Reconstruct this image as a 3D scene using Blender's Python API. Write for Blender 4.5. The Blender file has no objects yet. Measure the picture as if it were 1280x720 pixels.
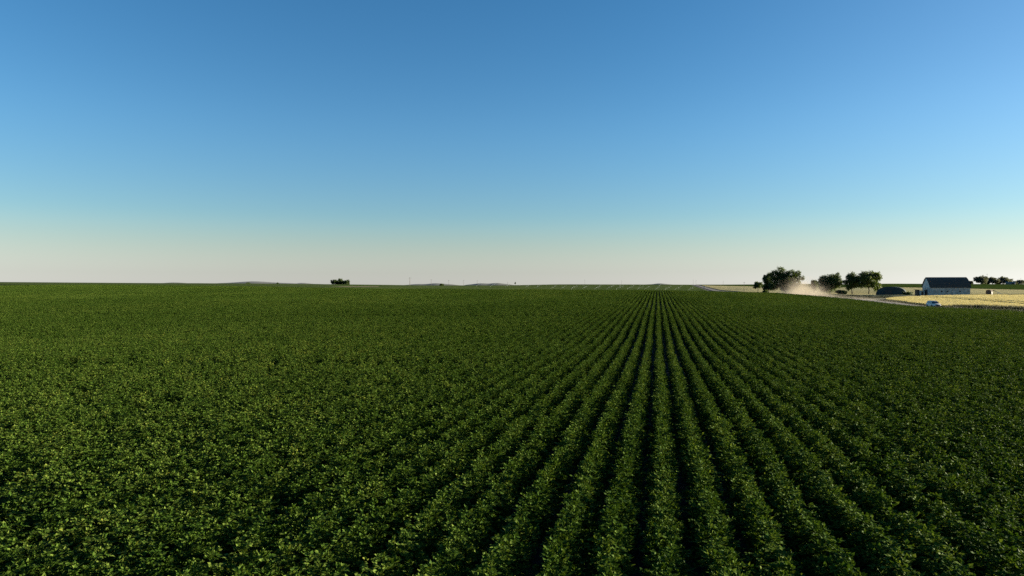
import bpy, bmesh, math, random
import numpy as np
from mathutils import Vector, Matrix

random.seed(7)
rng = np.random.default_rng(11)
R = math.radians
scene = bpy.context.scene
COL = scene.collection

# ------------------------------------------------------------------ frame
# World: crop rows run along +Y, the eye is at (0, 0, EYE).  FPX etc. only describe the camera.
FPX = 853.0
YAW = math.atan(182.0 / FPX)
CY, SY = math.cos(YAW), math.sin(YAW)
EYE = 5.1
PITCH = math.atan(3.0 / FPX)
CANOPY = 0.55                 # the height table below is the top of the crop; the soil lies this much lower


def spot(px, t):
    """ground XY at depth t metres along the view, px the bearing"""
    u = (px - 640.0) / FPX
    return t * (u * CY - SY), t * (CY + u * SY)


# ------------------------------------------------------------------ terrain
# columns: bearing, then (depth, height above the eye of the visible surface)
TBL = {
    -300: [(0, -4.6), (25, -4.8), (60, -4.9), (100, -4.3), (150, -3.0), (260, -0.6), (300, -0.3), (360, -0.5), (430, 0.6), (600, 3.2), (760, 5.0), (950, 4.6), (1600, -2), (5000, -9)],
    0:    [(0, -4.6), (25, -4.8), (60, -5.0), (100, -4.4), (150, -3.3), (260, -1.0), (300, -0.6), (350, -0.9), (430, 0.2), (600, 2.6), (740, 4.3), (900, 4.2), (1600, -2), (5000, -9)],
    320:  [(0, -4.6), (25, -4.8), (60, -5.1), (100, -4.5), (150, -3.5), (260, -1.4), (300, -1.1), (350, -1.6), (430, -0.9), (600, 1.3), (740, 2.7), (900, 2.4), (1600, -3), (5000, -9)],
    500:  [(0, -4.6), (25, -4.8), (60, -5.1), (100, -4.6), (150, -3.7), (260, -1.9), (300, -1.65), (350, -2.5), (430, -2.9), (600, -1.0), (760, 1.0), (900, 0.9), (1600, -4), (5000, -9)],
    590:  [(0, -4.6), (25, -4.8), (60, -5.1), (100, -4.6), (150, -3.8), (260, -2.1), (300, -1.8), (350, -3.2), (430, -4.0), (650, -3.2), (950, 0.6), (1100, 0.8), (1700, -4), (5000, -9)],
    700:  [(0, -4.6), (25, -4.8), (60, -5.1), (100, -4.6), (150, -3.9), (260, -2.3), (300, -2.0), (350, -3.6), (430, -5.6), (800, -5.3), (1230, 2.7), (1350, 2.9), (1900, -3), (5000, -9)],
    822:  [(0, -4.6), (25, -4.8), (50, -5.15), (65, -5.1), (100, -4.65), (150, -4.0), (260, -2.4), (300, -2.1), (360, -4.0), (450, -6.0), (600, -6.4), (800, -5.9), (1230, 2.1), (1380, 2.5), (1900, -3), (5000, -9)],
    885:  [(0, -4.6), (25, -4.8), (50, -5.15), (65, -5.1), (100, -4.75), (150, -4.2), (260, -3.0), (330, -2.9), (400, -4.4), (480, -6.0), (650, -6.8), (820, -6.8), (1230, 1.0), (1400, 2.6), (1900, -3), (5000, -9)],
    940:  [(0, -4.6), (25, -4.8), (50, -5.1), (100, -4.85), (150, -4.5), (260, -3.7), (330, -3.7), (440, -4.6), (520, -5.6), (620, -5.5), (1200, 0.0), (1450, 3.2), (2000, -3), (5000, -9)],
    1000: [(0, -4.6), (50, -5.1), (122, -4.8), (200, -4.6), (314, -4.4), (440, -4.9), (520, -5.2), (650, -4.4), (1100, 0.4), (1350, 4.2), (2000, -2), (5000, -9)],
    1100: [(0, -4.6), (50, -5.1), (122, -4.9), (175, -5.2), (239, -4.5), (310, -4.4), (380, -4.6), (450, -3.6), (600, -1.8), (900, 2.8), (1050, 3.4), (1700, -2), (5000, -9)],
    1165: [(0, -4.6), (50, -5.0), (122, -4.9), (178, -5.5), (200, -5.2), (239, -4.5), (300, -3.9), (360, -3.4), (480, -2.9), (700, 0.2), (900, 2.4), (1050, 2.8), (1700, -2), (5000, -9)],
    1280: [(0, -4.6), (50, -5.0), (122, -4.75), (160, -4.7), (200, -4.4), (285, -3.6), (360, -3.2), (480, -2.9), (700, -0.2), (900, 2.1), (1050, 2.4), (1700, -2), (5000, -9)],
    1600: [(0, -4.6), (50, -4.9), (122, -4.4), (200, -4.0), (300, -3.2), (480, -2.4), (700, 0.4), (900, 2.2), (1050, 2.4), (1700, -2), (5000, -9)],
}
R_MIN, R_MAX = 1.0, 5200.0
NA, NR = 361, 240
AZ0, AZ1 = R(-80), R(80)          # azimuth from the camera axis
az_grid = np.linspace(AZ0, AZ1, NA)
lr_grid = np.linspace(math.log(R_MIN), math.log(R_MAX), NR)
r_grid = np.exp(lr_grid)
_cols = sorted(TBL)
_caz = np.array([math.atan((c - 640.0) / FPX) for c in _cols])
_prof = []
for c, a in zip(_cols, _caz):
    ts = np.array([p[0] for p in TBL[c]], float) / math.cos(a)
    hs = np.array([p[1] for p in TBL[c]], float)
    _prof.append(np.interp(r_grid, ts, hs))
_prof = np.array(_prof)
HG = np.empty((NA, NR))
for j in range(NR):
    HG[:, j] = np.interp(az_grid, _caz, _prof[:, j])
for _ in range(3):
    P = np.pad(HG, 1, mode='edge')
    HG = (P[1:-1, 1:-1] * 2 + P[:-2, 1:-1] + P[2:, 1:-1] + P[1:-1, :-2] + P[1:-1, 2:]) / 6.0
for _ in range(6):               # azimuth only: rounds the ridges off sideways
    P = np.pad(HG, ((1, 1), (0, 0)), mode='edge')
    HG = (P[:-2] + 2 * P[1:-1] + P[2:]) / 4.0


def canopy_z(x, y):
    """absolute z of the visible surface, arrays welcome"""
    x = np.asarray(x, float); y = np.asarray(y, float)
    lat = x * CY + y * SY
    dep = -x * SY + y * CY
    r = np.maximum(np.hypot(lat, dep), R_MIN)
    az = np.arctan2(lat, dep)
    a = np.clip((az - AZ0) / (AZ1 - AZ0) * (NA - 1), 0, NA - 1.001)
    b = np.clip((np.log(r) - lr_grid[0]) / (lr_grid[-1] - lr_grid[0]) * (NR - 1), 0, NR - 1.001)
    i = a.astype(int); j = b.astype(int); fa = a - i; fb = b - j
    h = (HG[i, j] * (1 - fa) * (1 - fb) + HG[i + 1, j] * fa * (1 - fb) + HG[i, j + 1] * (1 - fa) * fb + HG[i + 1, j + 1] * fa * fb)
    return h + EYE


def ground_z(x, y):
    return canopy_z(x, y) - CANOPY


def gz(x, y):
    return float(ground_z(x, y))


# ------------------------------------------------------------------ small helpers
def link(o, parent=None):
    COL.objects.link(o)
    if parent is not None:
        o.parent = parent
    return o


def tag(o, label=None, cat=None, group=None, kind=None):
    if label: o['label'] = label
    if cat: o['category'] = cat
    if group: o['group'] = group
    if kind: o['kind'] = kind
    return o


def empty(name, loc, rz=0.0):
    o = bpy.data.objects.new(name, None)
    o.empty_display_size = 0.5
    o.location = loc
    o.rotation_euler = (0, 0, rz)
    return link(o)


def np_mesh(name, verts, faces, mat=None, smooth=False):
    me = bpy.data.meshes.new(name)
    verts = np.asarray(verts, np.float32); faces = np.asarray(faces, np.int32)
    n, k = faces.shape
    me.vertices.add(len(verts)); me.vertices.foreach_set('co', verts.ravel())
    me.loops.add(n * k); me.loops.foreach_set('vertex_index', faces.ravel())
    me.polygons.add(n)
    me.polygons.foreach_set('loop_start', np.arange(0, n * k, k, dtype=np.int32))
    me.update(calc_edges=True)
    me.validate()
    if smooth:
        me.polygons.foreach_set('use_smooth', np.ones(len(me.polygons), bool))
    if mat: me.materials.append(mat)
    return me


def np_obj(name, verts, faces, mat=None, parent=None, smooth=False):
    return link(bpy.data.objects.new(name, np_mesh(name, verts, faces, mat, smooth)), parent)


def bm_obj(name, bm, mat, parent=None, smooth=False):
    me = bpy.data.meshes.new(name)
    bmesh.ops.recalc_face_normals(bm, faces=bm.faces)
    bm.to_mesh(me); bm.free()
    if smooth:
        for p in me.polygons: p.use_smooth = True
    if mat: me.materials.append(mat)
    return link(bpy.data.objects.new(name, me), parent)


def add_box(bm, c, s, rot=None, bevel=0.0):
    geo = bmesh.ops.create_cube(bm, size=1.0)
    vs = geo['verts']
    bmesh.ops.scale(bm, vec=s, verts=vs)
    if bevel:
        es = list({e for v in vs for e in v.link_edges})
        r = bmesh.ops.bevel(bm, geom=es, offset=bevel, segments=2, affect='EDGES', profile=0.5)
        vs = list({v for f in r['faces'] for v in f.verts} | {v for v in vs if v.is_valid})
    if rot is not None:
        bmesh.ops.rotate(bm, cent=(0, 0, 0), matrix=rot, verts=vs)
    bmesh.ops.translate(bm, vec=c, verts=vs)
    return vs


def add_tube(bm, p0, p1, r0, r1, seg=8):
    p0 = Vector(p0); p1 = Vector(p1)
    d = p1 - p0
    q = d.to_track_quat('Z', 'Y').to_matrix()
    rings = []
    for p, r in ((p0, r0), (p1, r1)):
        rings.append([bm.verts.new(p + q @ Vector((math.cos(2 * math.pi * k / seg) * r, math.sin(2 * math.pi * k / seg) * r, 0))) for k in range(seg)])
    for k in range(seg):
        bm.faces.new((rings[0][k], rings[0][(k + 1) % seg], rings[1][(k + 1) % seg], rings[1][k]))
    bm.faces.new(rings[0][::-1]); bm.faces.new(rings[1])


def add_prism(bm, pts, y0, y1, axis='y'):
    """extrude an outline (a, z) from y0 to y1 along the named axis"""
    def P(a, z, w):
        return (a, w, z) if axis == 'y' else (w, a, z)
    A = [bm.verts.new(P(a, z, y0)) for a, z in pts]
    B = [bm.verts.new(P(a, z, y1)) for a, z in pts]
    n = len(pts)
    for k in range(n):
        bm.faces.new((A[k], A[(k + 1) % n], B[(k + 1) % n], B[k]))
    bm.faces.new(A[::-1]); bm.faces.new(B)


# ------------------------------------------------------------------ materials
def mat_new(name):
    m = bpy.data.materials.new(name); m.use_nodes = True
    nt = m.node_tree; nt.nodes.clear()
    out = nt.nodes.new('ShaderNodeOutputMaterial')
    return m, nt, nt.nodes, nt.links, out


def ramp(N, stops):
    r = N.new('ShaderNodeValToRGB')
    while len(r.color_ramp.elements) < len(stops): r.color_ramp.elements.new(0.5)
    for e, (p, c) in zip(r.color_ramp.elements, stops):
        e.position = p; e.color = (*c, 1)
    return r


def noise_mat(name, c0, c1, scale=1.0, rough=0.8, bump=0.0, bump_scale=None, detail=5, spec=0.3, stretch=None, metallic=0.0, c2=None):
    """a plain surface with its own uneven colour"""
    m, nt, N, L, out = mat_new(name)
    tc = N.new('ShaderNodeTexCoord'); mp = N.new('ShaderNodeMapping')
    L.new(tc.outputs['Object'], mp.inputs['Vector'])
    if stretch: mp.inputs['Scale'].default_value = stretch
    no = N.new('ShaderNodeTexNoise'); no.inputs['Scale'].default_value = scale; no.inputs['Detail'].default_value = detail
    no.inputs['Roughness'].default_value = 0.62
    L.new(mp.outputs[0], no.inputs['Vector'])
    st = [(0.3, c0), (0.7, c1)] if c2 is None else [(0.28, c0), (0.5, c1), (0.72, c2)]
    rp = ramp(N, st); L.new(no.outputs['Fac'], rp.inputs[0])
    b = N.new('ShaderNodeBsdfPrincipled'); L.new(rp.outputs[0], b.inputs['Base Color'])
    b.inputs['Roughness'].default_value = rough; b.inputs['Specular IOR Level'].default_value = spec
    b.inputs['Metallic'].default_value = metallic
    if bump:
        n2 = N.new('ShaderNodeTexNoise'); n2.inputs['Scale'].default_value = bump_scale or scale * 4; n2.inputs['Detail'].default_value = 6
        L.new(mp.outputs[0], n2.inputs['Vector'])
        bp = N.new('ShaderNodeBump'); bp.inputs['Strength'].default_value = 1.0; bp.inputs['Distance'].default_value = bump
        L.new(n2.outputs['Fac'], bp.inputs['Height']); L.new(bp.outputs[0], b.inputs['Normal'])
    L.new(b.outputs[0], out.inputs['Surface'])
    return m


def leaf_mat(name, dark, mid, light, trans=0.35, rough=0.45, spec=0.4, tr_tint=(1.6, 1.5, 0.6), patch=0.0, rare=None):
    """leaves: colour differs from leaf to leaf, thin enough for light to come through"""
    m, nt, N, L, out = mat_new(name)
    ge = N.new('ShaderNodeNewGeometry'); oi = N.new('ShaderNodeObjectInfo')
    ad = N.new('ShaderNodeMath'); ad.operation = 'MULTIPLY_ADD'; ad.inputs[1].default_value = 0.72
    ml = N.new('ShaderNodeMath'); ml.operation = 'MULTIPLY'; ml.inputs[1].default_value = 0.28
    L.new(oi.outputs['Random'], ml.inputs[0])
    L.new(ge.outputs['Random Per Island'], ad.inputs[0]); L.new(ml.outputs[0], ad.inputs[2])
    fac = ad.outputs[0]
    if patch:
        no = N.new('ShaderNodeTexNoise'); no.inputs['Scale'].default_value = 1.0; no.inputs['Detail'].default_value = 4
        mp = N.new('ShaderNodeMapping'); mp.inputs['Scale'].default_value = (0.035, 0.012, 0.0)
        L.new(ge.outputs['Position'], mp.inputs['Vector']); L.new(mp.outputs[0], no.inputs['Vector'])
        s = N.new('ShaderNodeMath'); s.operation = 'SUBTRACT'; s.inputs[1].default_value = 0.5
        L.new(no.outputs['Fac'], s.inputs[0])
        a2 = N.new('ShaderNodeMath'); a2.operation = 'MULTIPLY_ADD'; a2.inputs[1].default_value = patch
        L.new(s.outputs[0], a2.inputs[0]); L.new(fac, a2.inputs[2]); fac = a2.outputs[0]
    rp = ramp(N, [(0.0, dark), (0.5, mid), (0.93, light)] + ([(1.0, rare)] if rare else [])); L.new(fac, rp.inputs[0])
    b = N.new('ShaderNodeBsdfPrincipled'); L.new(rp.outputs[0], b.inputs['Base Color'])
    b.inputs['Roughness'].default_value = rough; b.inputs['Specular IOR Level'].default_value = spec
    t = N.new('ShaderNodeBsdfTranslucent')
    mm = N.new('ShaderNodeVectorMath'); mm.operation = 'MULTIPLY'; mm.inputs[1].default_value = tr_tint
    L.new(rp.outputs[0], mm.inputs[0]); L.new(mm.outputs[0], t.inputs['Color'])
    mx = N.new('ShaderNodeMixShader'); mx.inputs[0].default_value = trans
    L.new(b.outputs[0], mx.inputs[1]); L.new(t.outputs[0], mx.inputs[2])
    L.new(mx.outputs[0], out.inputs['Surface'])
    return m


def volume_mat(name, color, density, aniso=0.2):
    m, nt, N, L, out = mat_new(name)
    v = N.new('ShaderNodeVolumePrincipled')
    v.inputs['Color'].default_value = (*color, 1); v.inputs['Density'].default_value = density
    v.inputs['Anisotropy'].default_value = aniso
    L.new(v.outputs[0], out.inputs['Volume'])
    return m, N, L, v


M_CROP = leaf_mat('crop leaf', (0.019, 0.040, 0.004), (0.041, 0.078, 0.010), (0.112, 0.150, 0.027), trans=0.17, rough=0.6, spec=0.03, patch=0.5, rare=(0.17, 0.18, 0.028))
M_WHEAT = leaf_mat('ripe grain', (0.365, 0.32, 0.14), (0.41, 0.365, 0.17), (0.455, 0.41, 0.205), trans=0.3, rough=0.7, spec=0.2, tr_tint=(1.1, 1.0, 0.8), patch=0.15)
M_VERGE_SHADE = leaf_mat('verge grass', (0.016, 0.022, 0.007), (0.034, 0.038, 0.012), (0.075, 0.068, 0.026), trans=0.12, rough=0.7, spec=0.25, tr_tint=(1.3, 1.2, 0.7))  # darkened: the grain edge's shaded side is put into the grass colour
M_TREE = leaf_mat('tree leaf', (0.012, 0.025, 0.006), (0.030, 0.053, 0.011), (0.090, 0.118, 0.022), trans=0.34, rough=0.5, spec=0.3)
M_TREE_HAZE = leaf_mat('leaf with painted haze', (0.035, 0.042, 0.030), (0.058, 0.066, 0.046), (0.085, 0.095, 0.062), trans=0.3, rough=0.6, spec=0.2)  # haze fade of the far trees painted into the leaf colour
M_BARK = noise_mat('bark', (0.035, 0.028, 0.02), (0.09, 0.075, 0.055), 3.0, 0.95, 0.05)
M_SOIL_SHADE = noise_mat('soil with furrow shade', (0.007, 0.0057, 0.0043), (0.015, 0.0122, 0.009), 0.8, 0.95, 0.05, 6.0)  # near black: shade between the rows put into the soil colour
M_ROAD = noise_mat('gravel road', (0.055, 0.045, 0.040), (0.105, 0.087, 0.074), 0.35, 0.95, 0.03, 8.0, stretch=(2.0, 0.12, 1))
M_YARD = noise_mat('yard grass', (0.06, 0.06, 0.022), (0.17, 0.14, 0.062), 0.12, 0.95, 0.12, 2.0)


def field_mat(name, c0, c1, c2, rows=0.0, big=0.02):
    """far crop seen as a rough sheet: own colour in bands along the rows"""
    m, nt, N, L, out = mat_new(name)
    ge = N.new('ShaderNodeNewGeometry')
    mp = N.new('ShaderNodeMapping'); mp.inputs['Scale'].default_value = (big, big * 0.35, 0)
    L.new(ge.outputs['Position'], mp.inputs['Vector'])
    no = N.new('ShaderNodeTexNoise'); no.inputs['Scale'].default_value = 1.0; no.inputs['Detail'].default_value = 7; no.inputs['Roughness'].default_value = 0.66
    L.new(mp.outputs[0], no.inputs['Vector'])
    fine = N.new('ShaderNodeTexNoise'); fine.inputs['Scale'].default_value = 0.9; fine.inputs['Detail'].default_value = 4
    L.new(ge.outputs['Position'], fine.inputs['Vector'])
    ad = N.new('ShaderNodeMath'); ad.operation = 'MULTIPLY_ADD'; ad.inputs[1].default_value = 0.35
    L.new(fine.outputs['Fac'], ad.inputs[0])
    sc = N.new('ShaderNodeMath'); sc.operation = 'MULTIPLY'; sc.inputs[1].default_value = 0.65
    L.new(no.outputs['Fac'], sc.inputs[0]); L.new(sc.outputs[0], ad.inputs[2])
    rp = ramp(N, [(0.34, c0), (0.5, c1), (0.66, c2)]); L.new(ad.outputs[0], rp.inputs[0])
    b = N.new('ShaderNodeBsdfPrincipled'); L.new(rp.outputs[0], b.inputs['Base Color'])
    b.inputs['Roughness'].default_value = 1.0; b.inputs['Specular IOR Level'].default_value = 0.0
    bp = N.new('ShaderNodeBump'); bp.inputs['Distance'].default_value = 0.35; bp.inputs['Strength'].default_value = 1.0
    L.new(fine.outputs['Fac'], bp.inputs['Height']); L.new(bp.outputs[0], b.inputs['Normal'])
    L.new(b.outputs[0], out.inputs['Surface'])
    return m


M_FAR_GREEN = field_mat('far green crop', (0.040, 0.057, 0.017), (0.057, 0.078, 0.024), (0.076, 0.097, 0.034))
M_FAR_GREEN2 = field_mat('green crop on the rise', (0.022, 0.036, 0.008), (0.033, 0.052, 0.011), (0.048, 0.068, 0.016))
M_FAR_WHEAT = field_mat('far ripe grain', (0.28, 0.235, 0.11), (0.35, 0.30, 0.15), (0.42, 0.37, 0.20))
M_WHEAT_BASE = field_mat('grain underside', (0.06, 0.05, 0.022), (0.10, 0.08, 0.036), (0.15, 0.12, 0.055))
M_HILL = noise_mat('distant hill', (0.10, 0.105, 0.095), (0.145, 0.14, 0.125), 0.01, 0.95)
M_TAN = noise_mat('bare earth', (0.30, 0.21, 0.12), (0.44, 0.32, 0.19), 0.1, 0.95)

# ------------------------------------------------------------------ ground sheet
def build_ground():
    az = np.concatenate([np.linspace(-math.pi, AZ0, 40, endpoint=False), np.linspace(AZ0, AZ1, 321), np.linspace(AZ1, math.pi, 41)[1:-1]])
    rr = np.concatenate([[0.0], np.exp(np.linspace(math.log(2.0), math.log(5000.0), 260))])
    A, RR = np.meshgrid(az, rr, indexing='ij')
    lat = np.sin(A) * RR; dep = np.cos(A) * RR
    x = lat * CY - dep * SY; y = lat * SY + dep * CY
    z = ground_z(x, y)
    v = np.stack([x, y, z], -1).reshape(-1, 3)
    na, nr = len(az), len(rr)
    i, j = np.meshgrid(np.arange(na), np.arange(nr - 1), indexing='ij')
    a = (i * nr + j).ravel(); b = (((i + 1) % na) * nr + j).ravel()
    f = np.stack([a, b, b + 1, a + 1], 1)
    o = np_obj('ground', v, f, M_SOIL_SHADE, smooth=True)
    tag(o, kind='structure')
build_ground()


def inside(poly, x, y):
    x = np.asarray(x); y = np.asarray(y)
    c = np.zeros(x.shape, bool)
    n = len(poly)
    for k in range(n):
        x0, y0 = poly[k]; x1, y1 = poly[(k + 1) % n]
        with np.errstate(divide='ignore', invalid='ignore'):
            hit = ((y0 > y) != (y1 > y)) & (x < (x1 - x0) * (y - y0) / (y1 - y0 + 1e-12) + x0)
        c ^= hit
    return c


def sheet(name, poly, lift, mat, step, skirt=0.0, rough=0.0):
    """a surface that follows the ground inside an outline; skirt closes its edge down to the ground"""
    bm = bmesh.new()
    xs = [p[0] for p in poly]; ys = [p[1] for p in poly]
    # rows of cells clipped to the outline: cut a face on a grid
    f = bm.faces.new([bm.verts.new((x, y, 0)) for x, y in poly])
    def cuts(lo, hi, st):
        k = math.ceil(lo / st) * st
        while k < hi:
            yield k; k += st
    for cx in cuts(min(xs) + 0.01, max(xs), step[0]):
        bmesh.ops.bisect_plane(bm, geom=bm.verts[:] + bm.edges[:] + bm.faces[:], plane_co=(cx, 0, 0), plane_no=(1, 0, 0))
    for cy in cuts(min(ys) + 0.01, max(ys), step[1]):
        bmesh.ops.bisect_plane(bm, geom=bm.verts[:] + bm.edges[:] + bm.faces[:], plane_co=(0, cy, 0), plane_no=(0, 1, 0))
    edge = [e for e in bm.edges if e.is_boundary]
    top = list(bm.verts)
    if skirt:
        r = bmesh.ops.extrude_edge_only(bm, edges=edge)
        low = [g for g in r['geom'] if isinstance(g, bmesh.types.BMVert)]
        for v in low: v.co.z = -skirt
    X = np.array([v.co.x for v in bm.verts]); Y = np.array([v.co.y for v in bm.verts])
    Z = ground_z(X, Y)
    for v, z in zip(bm.verts, Z): v.co.z += z + lift
    me = bpy.data.meshes.new(name); bmesh.ops.recalc_face_normals(bm, faces=bm.faces)
    bm.to_mesh(me); bm.free()
    me.materials.append(mat)
    for p in me.polygons: p.use_smooth = not skirt
    return link(bpy.data.objects.new(name, me))


ROAD_X0, ROAD_X1 = 65.5, 71.5
EDGE_X = 62.8                                  # last crop row beside the road
tag(sheet('road', [(ROAD_X0, -60), (ROAD_X1, -60), (ROAD_X1, 1500), (ROAD_X0, 1500)], 0.30, M_ROAD, (3.0, 4.0), skirt=0.5), kind='structure')
WHEAT = [(73.6, 40), (73.6, 205), (75.5, 250), (79, 262), (88, 280), (102, 296), (128, 308), (420, 318), (420, 40)]
tag(sheet('far_field', [(-1300, 395), (60, 395), (60, 1480), (-1300, 1480)], 0.34, M_FAR_GREEN, (20, 12)), kind='structure')
FAR_WHEAT = [(80, 560), (92, 520), (100, 352), (700, 345), (700, 500), (262, 545), (205, 700), (140, 1180), (76, 1260)]
tag(sheet('grain_field', FAR_WHEAT, 0.32, M_FAR_WHEAT, (10, 10), skirt=0.4), kind='structure')
tag(sheet('green_field', [(76, 1266), (143, 1186), (209, 703), (266, 549), (700, 505), (1500, 505), (1500, 1600), (76, 1600)], 0.45, M_FAR_GREEN2, (14, 12), skirt=0.5), kind='structure')
tag(sheet('farm_yard', [(74, 262), (78, 268), (87, 285), (101, 301), (127, 313), (420, 322), (420, 340), (98, 347), (86, 520), (76, 560), (73.5, 560)], 0.06, M_YARD, (6, 6)), kind='structure')

# ------------------------------------------------------------------ instanced stuff: prototypes live outside the scene
def leaflets(base, d, up, L, W, fold):
    """rhombic folded leaflets: arrays of base points, directions, up vectors"""
    side = np.cross(d, up); side /= np.linalg.norm(side, axis=1, keepdims=True) + 1e-9
    n = np.cross(side, d)
    tip = base + d * L[:, None]
    mid = base + d * (L * 0.45)[:, None]
    l = mid + side * (W / 2)[:, None] + n * (fold * W)[:, None]
    r = mid - side * (W / 2)[:, None] + n * (fold * W)[:, None]
    v = np.stack([base, r, tip, l], 1).reshape(-1, 3)
    k = np.arange(len(base))[:, None] * 4
    f = np.concatenate([k + [0, 1, 2], k + [0, 2, 3]], 0)
    return v, f


def crop_segment(length, shoots, per_shoot, leaf, halfw=0.35, height=0.90, spacing=0.32, seed=0):
    """a stretch of one crop row: bushy plants of several leafy shoots, compound leaves round each shoot"""
    g = np.random.default_rng(seed)
    B, D, U, LL, WW = [], [], [], [], []
    for py in np.arange(spacing / 2, length, spacing):
        vig = g.uniform(0.90, 1.10)
        cx, cy = g.normal(0, 0.03), py + g.normal(0, 0.05)
        for sh in range(shoots):
            psi = 2.4 * sh + g.uniform(-.6, .6)
            q = math.sqrt((sh + 0.3) / shoots)
            sr = q * halfw * (0.5 + 0.5 * vig)
            sx, sy = cx + math.cos(psi) * sr, cy + math.sin(psi) * sr * 0.8
            top = height * vig * (1 - 0.74 * q ** 1.5) * g.uniform(0.70, 1.12)
            for k in range(max(3, int(per_shoot * g.uniform(0.75, 1.25)))):
                phi = g.uniform(0, 2 * math.pi)
                f = g.uniform(0, 1) ** 2.4                       # 0 at the tip of the shoot
                zt = top * (1 - 0.72 * f)
                el = 0.75 - 1.0 * f + g.normal(0, 0.3)
                d = np.array([math.cos(phi) * math.cos(el), math.sin(phi) * math.cos(el), math.sin(el)])
                s = np.array([sx * (1 - 0.35 * f) + cx * 0.35 * f, sy * (1 - 0.35 * f) + cy * 0.35 * f, zt])
                ln = leaf * g.uniform(1.3, 2.2)
                for m in range(7):
                    tpos = (0.35, 0.35, 0.62, 0.62, 0.86, 0.86, 1.0)[m]
                    sg = 0 if m == 6 else (1 if m % 2 else -1)
                    pos = s + d * ln * tpos; pos[2] -= 0.35 * ln * tpos ** 2
                    ang = sg * g.uniform(0.8, 1.3)
                    c, sn = math.cos(ang), math.sin(ang)
                    dd = np.array([d[0] * c - d[1] * sn, d[0] * sn + d[1] * c, d[2] - 0.25 + g.normal(0, 0.25)])
                    dd /= np.linalg.norm(dd)
                    B.append(pos); D.append(dd); U.append(np.array([g.normal(0, 0.38), g.normal(0, 0.38), 1.0]))
                    z = leaf * g.uniform(0.7, 1.15) * (1.25 if m == 6 else 1)
                    LL.append(z); WW.append(z * g.uniform(0.6, 0.8))
    v, f = leaflets(np.array(B), np.array(D), np.array(U), np.array(LL), np.array(WW), 0.12)
    v[:, 2] = np.maximum(v[:, 2], 0.03)
    return v, f


def blade_patch(n, h0, h1, w, size, seed, head=False, lean=0.25):
    """upright blades standing on a square patch"""
    g = np.random.default_rng(seed)
    p = np.column_stack([g.uniform(-size / 2, size / 2, (n, 2)), np.zeros(n)])
    a = g.uniform(0, 2 * math.pi, n); l = np.abs(g.normal(0, lean, n)); h = g.uniform(h0, h1, n)
    tip = p + np.column_stack([np.cos(a) * l * h, np.sin(a) * l * h, h])
    b = g.uniform(0, 2 * math.pi, n)
    s = np.column_stack([np.cos(b), np.sin(b), np.zeros(n)]) * w
    if head:                                     # a fat ear at the top
        m = p + (tip - p) * 0.74
        v = np.stack([p - s * .3, p + s * .3, m + s, tip, m - s], 1).reshape(-1, 3)
        k = np.arange(n)[:, None] * 5
        f = np.concatenate([k + [0, 1, 2], k + [0, 2, 4], k + [2, 3, 4]], 0)
    else:
        v = np.stack([p - s, p + s, tip], 1).reshape(-1, 3)
        f = np.arange(n)[:, None] * 3 + [0, 1, 2]
    return v, f


def proto_collection(name, meshes):
    c = bpy.data.collections.new(name)
    for k, me in enumerate(meshes):
        c.objects.link(bpy.data.objects.new(f'{name} {k:02d}', me))
    return c


def scatter(name, pts, pid, rotz, scl, protos, label, cat):
    """ONE object: its vertices carry a copy each of the prototypes"""
    me = bpy.data.meshes.new(name)
    n = len(pts)
    me.vertices.add(n); me.vertices.foreach_set('co', np.asarray(pts, np.float32).ravel())
    a = me.attributes.new('pid', 'INT', 'POINT'); a.data.foreach_set('value', np.asarray(pid, np.int32))
    a = me.attributes.new('rot', 'FLOAT_VECTOR', 'POINT')
    rv = np.zeros((n, 3), np.float32); rv[:, 2] = rotz; a.data.foreach_set('vector', rv.ravel())
    a = me.attributes.new('scl', 'FLOAT_VECTOR', 'POINT'); a.data.foreach_set('vector', np.asarray(scl, np.float32).ravel())
    o = link(bpy.data.objects.new(name, me))
    ng = bpy.data.node_groups.new(name + ' nodes', 'GeometryNodeTree')
    ng.interface.new_socket('Geometry', in_out='INPUT', socket_type='NodeSocketGeometry')
    ng.interface.new_socket('Geometry', in_out='OUTPUT', socket_type='NodeSocketGeometry')
    N, L = ng.nodes, ng.links
    gi = N.new('NodeGroupInput'); go = N.new('NodeGroupOutput')
    ci = N.new('GeometryNodeCollectionInfo'); ci.inputs['Collection'].default_value = protos
    ci.inputs['Separate Children'].default_value = True; ci.inputs['Reset Children'].default_value = True
    ip = N.new('GeometryNodeInstanceOnPoints'); ip.inputs['Pick Instance'].default_value = True
    def attr(nm, ty):
        q = N.new('GeometryNodeInputNamedAttribute'); q.data_type = ty; q.inputs['Name'].default_value = nm
        return q.outputs['Attribute']
    L.new(gi.outputs[0], ip.inputs['Points']); L.new(ci.outputs[0], ip.inputs['Instance'])
    L.new(attr('pid', 'INT'), ip.inputs['Instance Index'])
    L.new(attr('rot', 'FLOAT_VECTOR'), ip.inputs['Rotation'])
    L.new(attr('scl', 'FLOAT_VECTOR'), ip.inputs['Scale'])
    L.new(ip.outputs[0], go.inputs[0])
    md = o.modifiers.new('scatter', 'NODES'); md.node_group = ng
    return tag(o, label, cat, kind='stuff')


def in_view(x, y, margin=1.0, r0=0.0):
    lat = x * CY + y * SY; dep = -x * SY + y * CY
    return (dep > -2) & (np.abs(lat) < dep * 0.80 * margin + 12)


# --- the crop
PITCH_ROW = 0.91
N0, N1 = 14, 10
protos = [np_mesh(f'crop near {k}', *crop_segment(1.0, 9, 18, 0.062, seed=100 + k), M_CROP) for k in range(N0)]
protos += [np_mesh(f'crop far {k}', *crop_segment(4.0, 10, 9, 0.072, halfw=0.30, seed=300 + k), M_CROP) for k in range(N1)]
c_crop = proto_collection('crop prototype', protos)


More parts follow.
